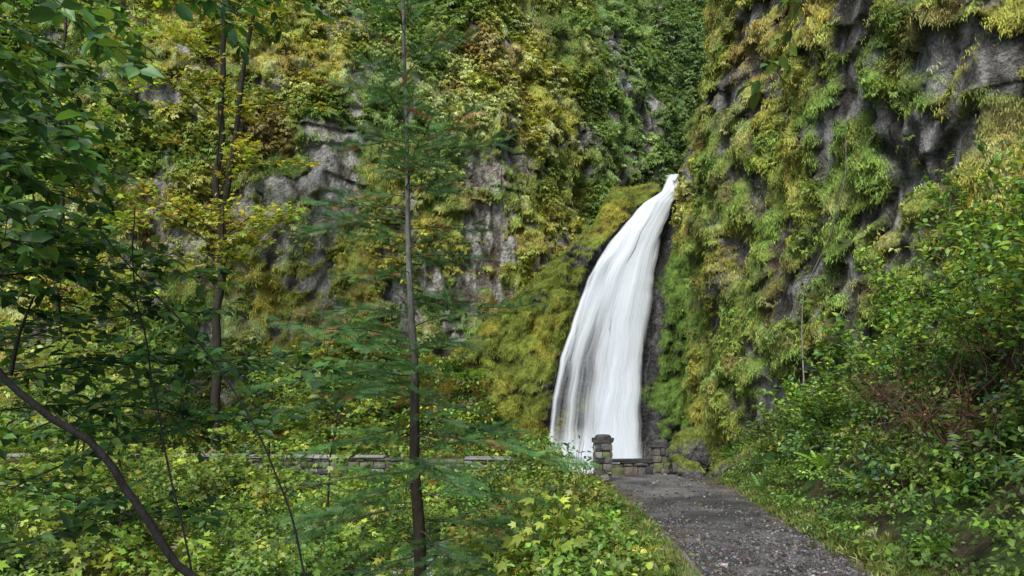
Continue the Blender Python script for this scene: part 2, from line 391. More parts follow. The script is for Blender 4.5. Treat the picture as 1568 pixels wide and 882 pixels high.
inside = ss(-.3, .4, XX-np.interp(zf, tz, tab[::-1, 1]))*ss(.75, .3, XX-np.interp(zf, tz, tab[::-1, 2]))
P = np.stack([XX, YY, ZZ], -1)
wu = XX+.3*fbm(P*.9, 3, 107); wz = ZZ+.3*fbm(P*.9, 3, 108)
w1, j1, q1 = worley(wu/.6, wz/.85, 109); w2, j2, q2 = worley(wu/.26, wz/.36, 110)
la = ss(.85, .15, w1); lb = ss(.85, .1, w2)
dn = .45*fbm(P*.6, 4, 101)+.18*fbm(P*[2, 2, 1], 4, 102)+(1-inside)*(.25*la+.12*lb)
P[..., 1] -= dn*(1-.55*inside)+(1-inside)*.25; P[..., 2] += .2*fbm(P*1.1, 3, 103)*(over > 0)
nn = nrm(np.cross(np.gradient(P, axis=0), np.gradient(P, axis=1))); nn *= -np.sign(nn[..., 1:2]*1.0-.3*nn[..., 2:3]+1e-9)
mo = ss(-.1, .4, (1-inside)*1.1+nn[..., 2]*.8+.7*fbm(P*.8, 3, 104)-.4-.6*blob(P, 2.4, 8.6, .9, 2.0))
def cm_col(p): return mix(mix((.22, .28, .045), (.38, .36, .055), ss(-.3, .4, fbm(p*.7, 3, 106))), (.18, .31, .06), ss(4.5, 5.5, p[..., 0])*ss(10, 8, p[..., 2]))
mcl = cm_col(P)*(.8+.4*j1)[..., None]*mix((.45, .36, .36), (1.15, 1.15, 1.15), np.clip(.3+.35*la*ss(-.8, .4, q1)+.45*lb*ss(-.7, .3, q2), 0, 1))  # ledge moss colour carries painted shade, darker between and below the cushions
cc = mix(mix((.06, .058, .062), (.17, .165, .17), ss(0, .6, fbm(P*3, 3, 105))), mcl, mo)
fall = empty('waterfall_ledge')
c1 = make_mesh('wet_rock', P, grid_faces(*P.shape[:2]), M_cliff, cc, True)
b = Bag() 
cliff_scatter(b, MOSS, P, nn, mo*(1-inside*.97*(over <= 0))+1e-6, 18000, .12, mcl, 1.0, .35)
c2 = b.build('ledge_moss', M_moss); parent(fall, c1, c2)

mt, nt, out = newmat('falling_water'); L = nt.links
at = N(nt, 'ShaderNodeAttribute', attribute_name='flow')
def streak(sx, sy, det):
    mp = N(nt, 'ShaderNodeMapping'); mp.inputs['Scale'].default_value = (sx, sy, 3.0); L.new(at.outputs['Vector'], mp.inputs[0])
    na = N(nt, 'ShaderNodeTexNoise', Scale=1.0, Detail=det, Roughness=.55); L.new(mp.outputs[0], na.inputs['Vector']); return na
na = streak(1.8, .09, 3.0); nb = streak(9., .16, 3.0)
mm = N(nt, 'ShaderNodeMath', operation='MULTIPLY_ADD'); L.new(nb.outputs['Fac'], mm.inputs[0]); mm.inputs[1].default_value = .48; L.new(na.outputs['Fac'], mm.inputs[2])
th = N(nt, 'ShaderNodeAttribute', attribute_name='Col')
ad = N(nt, 'ShaderNodeMath', operation='ADD'); L.new(mm.outputs[0], ad.inputs[0]); L.new(th.outputs['Fac'], ad.inputs[1])
mr = N(nt, 'ShaderNodeMapRange'); mr.inputs['From Min'].default_value = .86; mr.inputs['From Max'].default_value = 1.6; mr.inputs['To Min'].default_value = 0; mr.inputs['To Max'].default_value = .96
mr.interpolation_type = 'SMOOTHSTEP'
L.new(ad.outputs[0], mr.inputs['Value'])
d = N(nt, 'ShaderNodeBsdfDiffuse'); d.inputs[0].default_value = (.86, .91, .97, 1); tl = N(nt, 'ShaderNodeBsdfTranslucent'); tl.inputs[0].default_value = (.82, .88, .97, 1)
m1 = N(nt, 'ShaderNodeMixShader'); m1.inputs[0].default_value = .2; L.new(d.outputs[0], m1.inputs[1]); L.new(tl.outputs[0], m1.inputs[2])
tp = N(nt, 'ShaderNodeBsdfTransparent'); m2 = N(nt, 'ShaderNodeMixShader'); L.new(mr.outputs[0], m2.inputs[0]); L.new(tp.outputs[0], m2.inputs[1]); L.new(m1.outputs[0], m2.inputs[2]); L.new(m2.outputs[0], out.inputs[0])
M_fall = mt
wf = empty('waterfall')
zz = np.linspace(13.0, -.6, 170); uu = np.linspace(0, 1, 90)
for k in range(3):
    ZF, U = np.meshgrid(zz, uu, indexing='ij')
    jag = .3*fbm(np.stack([ZF*.7, 0*ZF+k*7, np.round(U)*5], -1), 3, 111)
    xl = np.interp(ZF, tz, tab[::-1, 1]); xr = np.interp(ZF, tz, tab[::-1, 2]); X = xl+(xr-xl)*U+jag*.4
    Pn = np.stack([(U)*4.5, ZF*.2, 0*ZF+k*3], -1)
    st = fbm(Pn*[1.2, 1, 1], 2, 113)
    Y = fallY(ZF)-.12*k-.07*st-.25*np.sin(np.pi*U)-.1
    thick = .58-.12*k+.15*st
    hgt = ss(3, 9.5, ZF)
    thick = thick+.20*hgt-.25*(1-hgt)*ss(.62, .3, U)+.22*np.exp(-((U-.72)/.17)**2)
    thick = thick-.7*ss(.08, 0, U)*1.0-.7*ss(.86, 1, U)+.4*np.exp(-((U-.055)/.03)**2)*ss(9, 5, ZF)
    thick = thick-.24*blob(np.stack([U, 0*U, ZF], -1), .2, 7.6, .10, 1.0)-.3*blob(np.stack([U, 0*U, ZF], -1), .93, 9, .08, 1.8)
    thick = thick+.3*ss(1.5, -.3, ZF)
    ob = make_mesh('water_sheet', np.stack([X, Y, ZF], -1), grid_faces(*X.shape), M_fall, np.repeat(thick[..., None], 3, -1), True,
        {'flow': np.stack([U*4+k*13.7, ZF, 0*U+k*5], -1).reshape(-1, 3)})
    parent(wf, ob)

# creek water
mt, nt, out = newmat('creek_water'); L = nt.links
geo = N(nt, 'ShaderNodeNewGeometry'); na = N(nt, 'ShaderNodeTexNoise', Scale=2.2, Detail=6.0, Roughness=.7); L.new(geo.outputs['Position'], na.inputs['Vector'])
cr = N(nt, 'ShaderNodeValToRGB'); cr.color_ramp.elements[0].position = .45; cr.color_ramp.elements[0].color = (.03, .045, .05, 1); cr.color_ramp.elements[1].position = .66; cr.color_ramp.elements[1].color = (.7, .78, .85, 1)
L.new(na.outputs['Fac'], cr.inputs[0]); p = N(nt, 'ShaderNodeBsdfPrincipled', Roughness=.12); L.new(cr.outputs[0], p.inputs['Base Color'])
bm = N(nt, 'ShaderNodeBump', Strength=.6, Distance=.08); L.new(na.outputs['Fac'], bm.inputs['Height']); L.new(bm.outputs[0], p.inputs['Normal']); L.new(p.outputs[0], out.inputs[0])
ys = np.arange(-8, 33, .2); us = np.linspace(-1, 1, 16); YC, UC = np.meshgrid(ys, us, indexing='ij')
XC = creekx(YC)+UC*(1.1+1.6*ss(26, 30, YC))
ZC = np.interp(YC, [-8, 10, 22, 33], [-2.05, -1.72, -1.35, -1.05])+.03*fbm(np.stack([XC*2, YC*2, 0*XC], -1), 3, 121)
make_mesh('creek', np.stack([XC, YC, ZC], -1), grid_faces(*XC.shape), mt, None, True)

# ------------------------------------------------------------------ masonry
def box_stone(bag, c, s, yaw, col, bev=.18, seed=0):
    n = 5; t = np.linspace(-1, 1, n); r = np.random.default_rng(seed)
    o = r.uniform(0, 50, 3)
    for ax in range(3):
        for sg in (-1, 1):
            U, V_ = np.meshgrid(t, t, indexing='ij'); Q = np.zeros((n, n, 3)); Q[..., ax] = sg; Q[..., (ax+1) % 3] = U*sg; Q[..., (ax+2) % 3] = V_
            Ln = np.linalg.norm(Q, axis=-1, keepdims=True)
            Q = Q*(1-bev)+Q/Ln*bev*1.25
            Q = Q+.10*fbm(Q*.9+o, 2, 5)[..., None]*nrm(Q)
            Q = Q*np.array(s)*.5
            cs, sn = math.cos(yaw), math.sin(yaw); Q = np.stack([Q[..., 0]*cs-Q[..., 1]*sn, Q[..., 0]*sn+Q[..., 1]*cs, Q[..., 2]], -1)+np.array(c)
            bag.add(Q, grid_faces(n, n), col)
STC = [(.12, .115, .11), (.24, .23, .22), (.07, .07, .07), (.15, .13, .10), (.12, .14, .06)]
def pillar(x, y, z0, h, w):
    e = empty('stone_pillar', (x, y, z0)); b = Bag(); z = z0-.3; k = 0
    box_stone(b, (x, y, z0+h/2-.2), (w*.86, w*.86, h+.1), 0, (.09, .085, .08), .0)
    while z < z0+h-.12:
        hh = rng.uniform(.12, .2)
        for side in range(4):
            q = -w/2
            while q < w/2-.03:
                ww = min(rng.uniform(.12, .28), w/2-q)
                if ww < .06: break
                a = side*math.pi/2; ox, oy = q+ww/2, -w/2+.05
                cx = x+ox*math.cos(a)-oy*math.sin(a); cyy = y+ox*math.sin(a)+oy*math.cos(a)
                box_stone(b, (cx, cyy, z+hh/2+rng.normal(0, .012)), (ww-.012, .14, hh-.010), a+rng.normal(0, .05), np.array(STC[rng.integers(5)])*rng.uniform(.7, 1.4), .35, k); k += 1; q += ww
        z += hh
    o1 = b.build('masonry', M_stone, True)
    b = Bag(); box_stone(b, (x, y, z0+h-.03), (w+.1, w+.1, .12), 0, (.08, .08, .08), .1, 3); box_stone(b, (x, y, z0+h+.04), (w*.85, w*.85, .14), 0, (.065, .065, .065), .7, 4)
    o2 = b.build('cap_stone', M_stone, True); parent(e, o1, o2)
pillar(2.32, 20.4, 0.0, 1.1, .42)
pillar(4.2, 22.6, 0.05, .85, .42)
def wall(name, pts, ztop, h, th, capc, gap=False):
    e = empty(name, (pts[0][0], pts[0][1], 0)); b = Bag(); bc = Bag(); k = 0
    pts = np.array(pts, float)
    for a, c in zip(pts[:-1], pts[1:]):
        d = c[:2]-a[:2]; Ln = np.hypot(*d); d = d/Ln; yaw = math.atan2(d[1], d[0]); 
        box_stone(b, ((a[0]+c[0])/2, (a[1]+c[1])/2, ztop-h/2-.05), (Ln, th*.7, h-.06), yaw, (.08, .078, .07), 0)
        z = ztop-h
        while z < ztop-.08:
            hh = min(rng.uniform(.16, .26), ztop-z); q = 0
            while q < Ln:
                ww = min(rng.uniform(.2, .5), Ln-q+.02)
                cx, cy = a[:2]+d*(q+ww/2)
                box_stone(b, (cx, cy, z+hh/2+rng.normal(0, .015)), (ww-.015, th, hh-.015), yaw, np.array(STC[rng.integers(5)])*rng.uniform(.7, 1.3), .3, k); k += 1; q += ww
            z += hh
        q = 0
        while q < Ln:
            ww = min(rng.uniform(.9, 1.6), Ln-q); cx, cy = a[:2]+d*(q+ww/2)
            if not gap or rng.random() < .6:
                box_stone(bc, (cx, cy, ztop+.05+rng.normal(0, .01)), (ww-.02, th+.08, .1), yaw, np.array(capc)*rng.uniform(.6, 1.15), .08, k)
            k += 1; q += ww
    o1 = b.build('masonry', M_stone, True); o2 = bc.build('coping', M_stone, True); parent(e, o1, o2)
wall('stone_parapet_wall', [(2.75, 22.4), (3.98, 22.6)], .38, 1.0, .35, (.09, .09, .09))
wall('stone_wall', [(-24, 28.2), (-17, 28.0), (-9, 27.6), (-3, 27.0), (1.8, 25.6)], .25, 1.3, .4, (.36, .36, .34), gap=True)
wall('stone_path_curb', [(1.72, 7.0), (1.92, 9.5), (2.0, 12.5)], -.02, .25, .16, (.2, .18, .14))
def boulder(x, y, z, s, seed, col=(.17, .16, .16)):
    n = 26; b = Bag(); t = np.linspace(-1, 1, n)
    for ax in range(3):
        for sg in (-1, 1):
            U, V_ = np.meshgrid(t, t, indexing='ij'); Q = np.zeros((n, n, 3)); Q[..., ax] = sg; Q[..., (ax+1) % 3] = U*sg; Q[..., (ax+2) % 3] = V_
            Q = nrm(Q); Q = Q*(1+.4*fbm(Q*1.2+seed*7, 4, seed))[..., None]; nz = nrm(Q)[..., 2]
            c = mix(np.array(col), (.22, .27, .05), ss(.1, .6, nz+.4*fbm(Q*3, 3, 4)))
            b.add(Q*np.array(s)+[x, y, z], grid_faces(n, n), c.reshape(-1, 3))
    return b.build('mossy_boulder', M_cliff, True)
boulder(5.6, 24.2, .3, (.9, .8, .85), 1); boulder(5.0, 21.9, .1, (.4, .35, .3), 2); boulder(5.6, 20.6, .15, (.35, .35, .4), 3)
boulder(4.75, 22.9, .15, (.4, .35, .35), 4); boulder(5.9, 19.5, .3, (.5, .5, .6), 5)

# ------------------------------------------------------------------ undergrowth
GREEN = [(.10, .21, .045), (.15, .28, .05), (.22, .35, .06), (.055, .13, .035)]
YG = [(.29, .38, .055), (.40, .45, .075), (.18, .30, .05)]
def plants(bag, X, Y, hr, rad, per, size, cols, tmpl, w=None, cj=.25, stems=None):
    n = len(X); z = H(X, Y); hh = rng.uniform(hr[0], hr[1], n) if len(hr) == 2 else hr; pc = pal(n, cols, w, cj)
    pc = pc*np.exp(.5*fbm(np.stack([X*.45, Y*.45, 0*X], -1), 3, 201))[:, None]
    rep = np.repeat(np.arange(n), per); N_ = len(rep)
    th = rng.uniform(0, 2*np.pi, N_); rr_ = np.sqrt(rng.random(N_))*rad*(.6+.8*rng.random(n))[rep]
    q = np.sqrt(np.clip(1-(rr_/(rad*1.45))**2, 0, 1))
    hz = hh[rep]*(q*(.55+.45*rng.random(N_)))
    p = np.stack([X[rep]+np.cos(th)*rr_, Y[rep]+np.sin(th)*rr_, z[rep]+hz], -1)
    outv = np.stack([np.cos(th), np.sin(th), 0*th], -1)
    d = outv*.8+rvec(N_)*.5+[0, 0, -.15]; nm = outv*.35+[0, -.15, 1.]+rvec(N_)*.4
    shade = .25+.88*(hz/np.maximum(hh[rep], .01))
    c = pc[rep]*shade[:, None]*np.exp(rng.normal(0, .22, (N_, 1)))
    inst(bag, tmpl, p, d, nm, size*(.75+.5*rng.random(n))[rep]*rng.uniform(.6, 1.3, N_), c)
    if stems is not None:
        for i in range(0, n):
            a = np.array([X[i], Y[i], z[i]-.05])
            for j in range(2):
                e = a+[rng.normal()*rad*.5, rng.normal()*rad*.5, hh[i]*.95]; tube(stems, [a, (a+e)/2+rvec(1)[0]*.04, e], [.008, .006, .003], (.12, .085, .05), 4)
def ferns(bag, X, Y, size, cols, nf=9, lift=0):
    n = len(X); z = H(X, Y)+lift; rep = np.repeat(np.arange(n), nf); N_ = len(rep)
    th = rng.uniform(0, 2*np.pi, N_); el = rng.uniform(.35, 1.1, N_)
    d = np.stack([np.cos(th)*np.cos(el), np.sin(th)*np.cos(el), np.sin(el)], -1)
    nm = np.stack([-np.cos(th)*np.sin(el), -np.sin(th)*np.sin(el), np.cos(el)], -1)+rvec(N_)*.15
    c = pal(n, cols, None, .25)[rep]*np.exp(rng.normal(0, .15, (N_, 1)))
    p = np.stack([X, Y, z], -1)[rep]; sz = (size*rng.uniform(.6, 1.2, n))[rep]*rng.uniform(.8, 1.1, N_)
    inst(bag, FROND, p, d, nm, sz, c)
def region(n, x0, x1, y0, y1, cond):
    X = rng.uniform(x0, x1, n); Y = rng.uniform(y0, y1, n); k = cond(X, Y); return X[k], Y[k]
infr = lambda X, Y: (np.abs(X) < .68*Y+1)
b = Bag(); st = Bag()
notcreek = lambda X, Y: (np.abs(X-creekx(Y)) > .75) & (X < pL(Y)-.2) & infr(X, Y)
dens = lambda X, Y: fbm(np.stack([X*.7, Y*.7, 0*X], -1), 3, 203)
X, Y = region(3300, -17, 2.2, 6, 27.3, lambda X, Y: notcreek(X, Y) & (dens(X, Y) > -.35))
hv = (rng.uniform(.15, .7, len(X))+.5*ss(-.2, .7, dens(X, Y)))*ss(.1, 1.6, pL(Y)-X)+.12
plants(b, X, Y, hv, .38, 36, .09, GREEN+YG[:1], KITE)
X, Y = region(380, -16, 1.5, 9, 25, lambda X, Y: (np.abs(X-creekx(Y)) > .9) & (X < pL(Y)-1.2) & infr(X, Y))
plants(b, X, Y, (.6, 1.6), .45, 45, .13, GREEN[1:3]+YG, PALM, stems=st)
X, Y = region(320, -17, 1.5, 24.5, 26.8, lambda X, Y: (fbm(np.stack([X*.5, 0*X, 0*X], -1), 2, 5) > -.45))
plants(b, X, Y, (1.0, 1.9), .5, 50, .14, GREEN+YG, PALM, stems=st)
X, Y = region(70, -3.5, 1.6, 22, 25.3, lambda X, Y: X < 1.7)
plants(b, X, Y, (1.3, 1.8), .5, 60, .12, GREEN+YG, LEAF, stems=st)
X, Y = region(420, -1.2, 2.0, 8, 20, lambda X, Y: (X < pL(Y)-.3))
hv = rng.uniform(.2, 1.0, len(X))*ss(.1, 1.4, pL(Y)-X)+.1
plants(b, X, Y, hv, .25, 50, .085, GREEN[1:3]+YG, LEAF, stems=st)
X, Y = region(55, -1.0, 1.35, 12, 19, lambda X, Y: X < pL(Y)-.8)
plants(b, X, Y, (.9, 1.6), .35, 60, .085, GREEN[1:3]+YG+[(.3, .24, .06)], LEAF, stems=st)
e = empty('undergrowth_foliage'); parent(e, b.build('leaves', M_leaf), st.build('stems', M_bark))
b = Bag()
X, Y = region(260, -16, 1.2, 7, 27, notcreek); ferns(b, X, Y, .8, GREEN+[(.28, .17, .06)])
X, Y = region(750, -26, 1, 28.3, 34, lambda X, Y: (X < 1) & infr(X, Y)); ferns(b, X, Y, 1.0, GREEN+[(.3, .17, .06), (.28, .27, .06)])
b.build('fern_foliage', M_leaf)
b = Bag()
X, Y = region(800, -27, .5, 28.6, 33.5, lambda X, Y: (X < 1.5) & infr(X, Y))
plants(b, X, Y, (.4, 1.5), .6, 50, .17, GREEN+YG+[(.3, .17, .05)], KITE)
b.build('hillside_foliage', M_leaf)
# right bank
b = Bag(); st = Bag()
rb = lambda X, Y: (X > pR(Y)+.12) & (X < pR(Y)+5) & infr(X, Y)
X, Y = region(1900, 2.6, 10, 5.5, 22, rb)
hv = rng.uniform(.12, .45, len(X))*ss(0, .6, X-pR(Y))+.06
plants(b, X, Y, hv, .24, 42, .07, GREEN[:3]+YG[2:], KITE)
X, Y = region(650, 3.5, 10, 6, 22, lambda X, Y: rb(X, Y) & (X > pR(Y)+.7))
plants(b, X, Y, (.3, .9), .36, 50, .085, GREEN+[(.12, .26, .12), (.26, .34, .05)], LEAF, stems=st)
e = empty('bank_foliage'); parent(e, b.build('leaves', M_leaf), st.build('stems', M_bark))
b = Bag(); X, Y = region(330, 3, 10, 6, 22, rb); ferns(b, X, Y, .45, GREEN[:3])
X, Y = region(34, 5.0, 7.5, 8.0, 11.5, rb); ferns(b, X, Y, .42, [(.12, .06, .035), (.09, .05, .03), (.10, .12, .035)], 7, .22)
b.build('fern_foliage', M_leaf)
b = Bag(); n = 5000; Y = rng.uniform(6, 21.5, n); sd = rng.random(n) < .5
X = np.where(sd, pR(Y)+rng.normal(.1, .1, n), pL(Y)-np.abs(rng.normal(.1, .18, n)))
inst(b, GRASS, np.stack([X, Y, H(X, Y)], -1), rvec(n)*.4+[0, 0, 1], rvec(n)*[1, 1, .1], rng.uniform(.07, .2, n), pal(n, [(.2, .3, .06), (.33, .34, .11), (.12, .2, .04)], None, .25))
b.build('grass', M_leaf)

# ------------------------------------------------------------------ branching shrubs/trees
def branchy(wood, leaf, A, Bp, r0, ntw, tl, nleaf, lsize, cols, tmpl, sag=.15, seedc=(.05, .04, .03), wob=.06, tw_up=.2, start=.15, w=None):
    A = np.array(A, float); Bp = np.array(Bp, float); Ln = np.linalg.norm(Bp-A)
    t = np.linspace(0, 1, 12)[:, None]
    pts = A+(Bp-A)*t+np.array([0, 0, 1])*(sag*Ln*4*t*(1-t)*.5)+np.cumsum(rng.normal(0, wob*Ln/12, (12, 3)), 0)*t
    tube(wood, pts, r0*(1-.8*t[:, 0]), seedc, 6)
    dr = nrm(Bp-A)
    PP_, DD = [], []
    for i in range(ntw):
        tt = start+(1-start)*(i+.5)/ntw; k = tt*11; i0 = int(k); f = k-i0; p0 = pts[i0]*(1-f)+pts[min(i0+1, 11)]*f
        sidev = nrm(np.cross(dr, [0, 0, 1.])+1e-6)*(1 if i % 2 else -1)
        d = nrm(dr*.7+sidev*.8+np.array([0, 0, tw_up])+rng.normal(0, .3, 3)); l = tl*(1.1-.6*tt)*rng.uniform(.6, 1.2)
        s = np.linspace(0, 1, 5)[:, None]; q = p0+d*l*s+np.array([0, 0, -.12*l])*s**2+rng.normal(0, .02*l, (5, 3))*s
        tube(wood, q, np.linspace(r0*.3, .0015+r0*.05, 5), seedc, 4)
        nl = max(2, int(nleaf*rng.uniform(.6, 1.2)))
        u = (np.arange(nl)+.7)/nl; base = np.stack([np.interp(u, s[:, 0], q[:, c]) for c in range(3)], -1)
        ld = d*.6+np.cross(d, [0, 0, 1.])*np.where(np.arange(nl) % 2, 1, -1)[:, None]*.8+rng.normal(0, .3, (nl, 3))+[0, 0, -.2]
        PP_.append(base); DD.append(ld)
    PP_ = np.concatenate(PP_); DD = np.concatenate(DD); n = len(PP_)
    inst(leaf, tmpl, PP_, DD, rvec(n)*.42+[0, -.3, 1.], lsize*rng.uniform(.6, 1.25, n), pal(n, cols, w, .25)*rng.uniform(.75, 1.2))

wood = Bag(); lf = Bag(); DK = [(.07, .18, .045), (.11, .25, .05), (.05, .12, .04), (.20, .32, .06)]; BK = (.028, .024, .022)
limb = curve([(-4.1, 4.3, 4.2), (-3.3, 4.2, 3.0), (-2.75, 4.1, 2.2), (-2.52, 4, 1.9), (-2.24, 4, 1.65), (-1.95, 4, 1.33), (-1.75, 4, 1.02), (-1.49, 4, .86), (-1.1, 4, .45), (-.9, 4.1, -.6)], 60)
limb[:, 2] += .07*fbm(limb*[2, 0, 2], 3, 5); limb[:, 0] += .06*fbm(limb*[2, 0, 2]+9, 3, 6)
tube(wood, limb, np.linspace(.012, .027, 60), BK, 8)
tube(wood, curve([(-2.52, 4, 1.9), (-2.48, 4, 2.1), (-2.4, 4, 2.3)], 12), np.linspace(.014, .005, 12), BK)
S = [((-4.2, 4.6, 4.6), (-2.3, 4.6, 3.5)), ((-4.3, 5, 4.2), (-2.5, 4.8, 3.1)), ((-4.3, 4.4, 3.9), (-2.6, 4.4, 2.9)), ((-4.5, 5, 3.4), (-2.7, 5, 2.7)), ((-4.5, 4.6, 3.2), (-2.6, 4.4, 2.4)),
     ((-4.0, 4.2, 5.0), (-2.1, 4.5, 3.9)), ((-4.4, 4.3, 2.6), (-2.5, 4.5, 2.2)), ((-4.2, 5.2, 4.9), (-1.4, 5.3, 4.4)), ((-3.5, 4.4, 4.9), (-1.7, 4.9, 4.1)), ((-3.6, 4.0, 3.6), (-2.3, 4.2, 3.3)),
     ((-3.4, 5.2, 1.9), (-1.2, 5.2, 1.95)), ((-3.6, 4.8, 1.8), (-1.8, 4.8, 2.0)), ((-4.0, 5.5, 2.0), (-2.0, 5.4, 2.35)), ((-3.4, 5.4, 1.2), (-1.6, 5.4, 1.7)), ((-3.6, 5.0, 2.5), (-2.0, 5.4, 2.6)), ((-4.4, 5.6, 3.9), (-2.9, 5.6, 3.4)),
     ((-4.2, 5.0, 1.4), (-2.4, 4.8, 1.6)), ((-3.8, 6.0, 1.5), (-1.4, 6.0, 2.1)), ((-4.6, 6, 3.0), (-2.8, 6, 2.9)),
     ((-3.6, 3.6, 4.2), (-1.9, 3.7, 3.45)), ((-3.4, 3.5, 3.9), (-2.1, 3.6, 3.2)), ((-3.6, 3.8, 3.3), (-2.25, 3.8, 2.8)), ((-3.3, 3.6, 2.6), (-2.3, 3.7, 2.5)), ((-3.6, 4.2, 3.0), (-2.5, 4.2, 3.0)),
     ((-3.9, 4.8, 2.3), (-2.6, 4.8, 2.7)), ((-4.0, 4.7, 1.2), (-2.3, 4.6, 1.2)), ((-3.6, 5.2, .7), (-1.9, 5.0, 1.1)), ((-3.4, 5.0, 1.7), (-1.5, 4.9, 1.6)), ((-4.2, 5.4, 3.0), (-2.3, 5.4, 2.3)), ((-4.0, 4.6, 4.0), (-2.9, 4.5, 3.3))]
for a, c in S: branchy(wood, lf, a, c, .007, 27, .5, 10, .088, DK, LEAF, .12, BK)
for a, c in [((-2.5, 2.9, 3.7), (-1.35, 2.9, 3.0)), ((-2.6, 3.0, 3.3), (-1.6, 3.0, 2.75)), ((-2.6, 3.0, 2.6), (-1.75, 3.0, 2.45)), ((-2.3, 3.2, 3.9), (-1.1, 3.3, 3.35))]:
    branchy(wood, lf, a, c, .006, 16, .34, 7, .085, DK[:3], LEAF, .1, BK)
for i in range(10):
    a = limb[rng.integers(0, 24)]; branchy(wood, lf, a, a+[rng.uniform(-.3, .8), rng.uniform(-.3, .5), rng.uniform(-.3, .7)], .006, 9, .35, 7, .075, DK, LEAF, .1, BK)
for c in ([(-2.2, 4.6, 2.9), (-2.1, 4.5, 2.1), (-1.85, 4.3, 1.3), (-1.6, 4.2, .4)], [(-2.4, 4.6, 2.8), (-1.85, 4.5, 2.2), (-1.3, 4.4, 1.5), (-1.05, 4.3, .5)]):
    cc_ = curve(c, 30); tube(wood, cc_+.03*np.stack([fbm(cc_*2, 2, 3), 0*cc_[:, 0], 0*cc_[:, 0]], -1), np.linspace(.004, .007, 30), BK, 5)
e = empty('leaning_hazel_tree'); parent(e, wood.build('limbs', M_bark, True), lf.build('leaves', M_leaf))
wood = Bag(); lf = Bag(); branchy(wood, lf, (1.9, 3.6, 4.6), (1.2, 4.0, 3.35), .004, 9, .18, 4, .085, [(.08, .16, .04), (.14, .22, .04)], LEAF, .0, BK, start=.6)
e = empty('overhanging_branch'); parent(e, wood.build('twigs', M_bark, True), lf.build('leaves', M_leaf))

# Douglas fir
wood = Bag(); nd = Bag()
tr = curve([(-1.10, 9.5, -1.7), (-1.12, 9.5, -.2), (-1.16, 9.5, 2), (-1.23, 9.5, 4), (-1.29, 9.5, 6.5), (-1.33, 9.5, 9.0)], 60)
tr[:, 0] += .03*fbm(tr*.8, 2, 77)
rad = np.interp(tr[:, 2], [-1.7, 0, 1.7, 4, 7, 9], [.09, .075, .056, .03, .018, .006])
tcol = mix((.045, .036, .026), (.20, .20, .18), ss(1, 4, tr[:, 2]))
tube(wood, tr, rad, np.repeat(tcol, 10, 0), 10)
z = -.6; 
while z < 8.9:
    x0 = np.interp(z, tr[:, 2], tr[:, 0]); Ln = np.interp(z, [-.6, 1.5, 3.2, 5, 6.3, 7.5, 9], [1.5, 1.95, 1.85, 1.3, .9, .6, .1])*rng.uniform(.45, 1.15)
    az = rng.uniform(0, 2*np.pi); up = np.interp(z, [0, 2, 5, 8], [-.08, .12, .4, .8])+rng.normal(0, .12); dead = z < 1.2 and rng.random() < .5
    d = np.array([math.cos(az), math.sin(az), up]); d /= np.linalg.norm(d)
    s = np.linspace(0, 1, 14)[:, None]; q = np.array([x0, 9.5, z])+d*Ln*s+np.array([0, 0, -.36*Ln])*s**2+np.array([0, 0, .16*Ln])*s**4+np.cumsum(rng.normal(0, .012, (14, 3)), 0)
    tube(wood, q, np.linspace(.007*Ln**.5, .002, 14), (.10, .08, .055), 5)
    side = nrm(np.cross(d, [0, 0, 1.]))
    ntw = int(Ln/.06); base = []; dd = []; ls = []
    for i in range(ntw):
        t = .15+.85*i/ntw; p0 = np.array([np.interp(t, s[:, 0], q[:, c]) for c in range(3)]); sg = 1 if i % 2 else -1
        l = Ln*.32*(1.15-t)*rng.uniform(.5, 1.25)+.08; dv = nrm(d*.75+side*sg*.75+[0, 0, -.15]+rng.normal(0, .2, 3))
        if dead and rng.random() < .6: 
            tube(wood, [p0, p0+dv*l*.6, p0+dv*l], [.003, .002, .001], (.15, .12, .08), 3); continue
        m_ = max(1, int(round(l/.17)))
        for j in range(m_):
            base.append(p0+dv*l*j/m_); dd.append(dv+rng.normal(0, .1, 3)); ls.append(l/m_*1.1+.03)
            if j > 0 and rng.random() < .7: 
                for s2 in (-1, 1): base.append(p0+dv*l*j/m_); dd.append(nrm(dv*.7+np.cross(dv, [0, 0, 1.])*s2*.7)); ls.append(.12*rng.uniform(.6, 1.2))
    base.append(q[-3]); dd.append(q[-1]-q[-3]); ls.append(.2)
    n = len(base); cc = pal(n, [(.07, .18, .06), (.10, .23, .07), (.17, .30, .07), (.42, .16, .07)], [4, 4, 2, .7 if z > 2.5 else .15], .2)*rng.uniform(.75, 1.3)
    inst(nd, SPRAY, np.array(base), np.array(dd), rvec(n)*.6+[0, -.5, 1], np.array(ls), cc)
    z += rng.uniform(.045, .10)
e = empty('douglas_fir_tree', (-1.1, 9.5, -1.7)); parent(e, wood.build('trunk_and_branches', M_bark, True), nd.build('needles', M_needle))

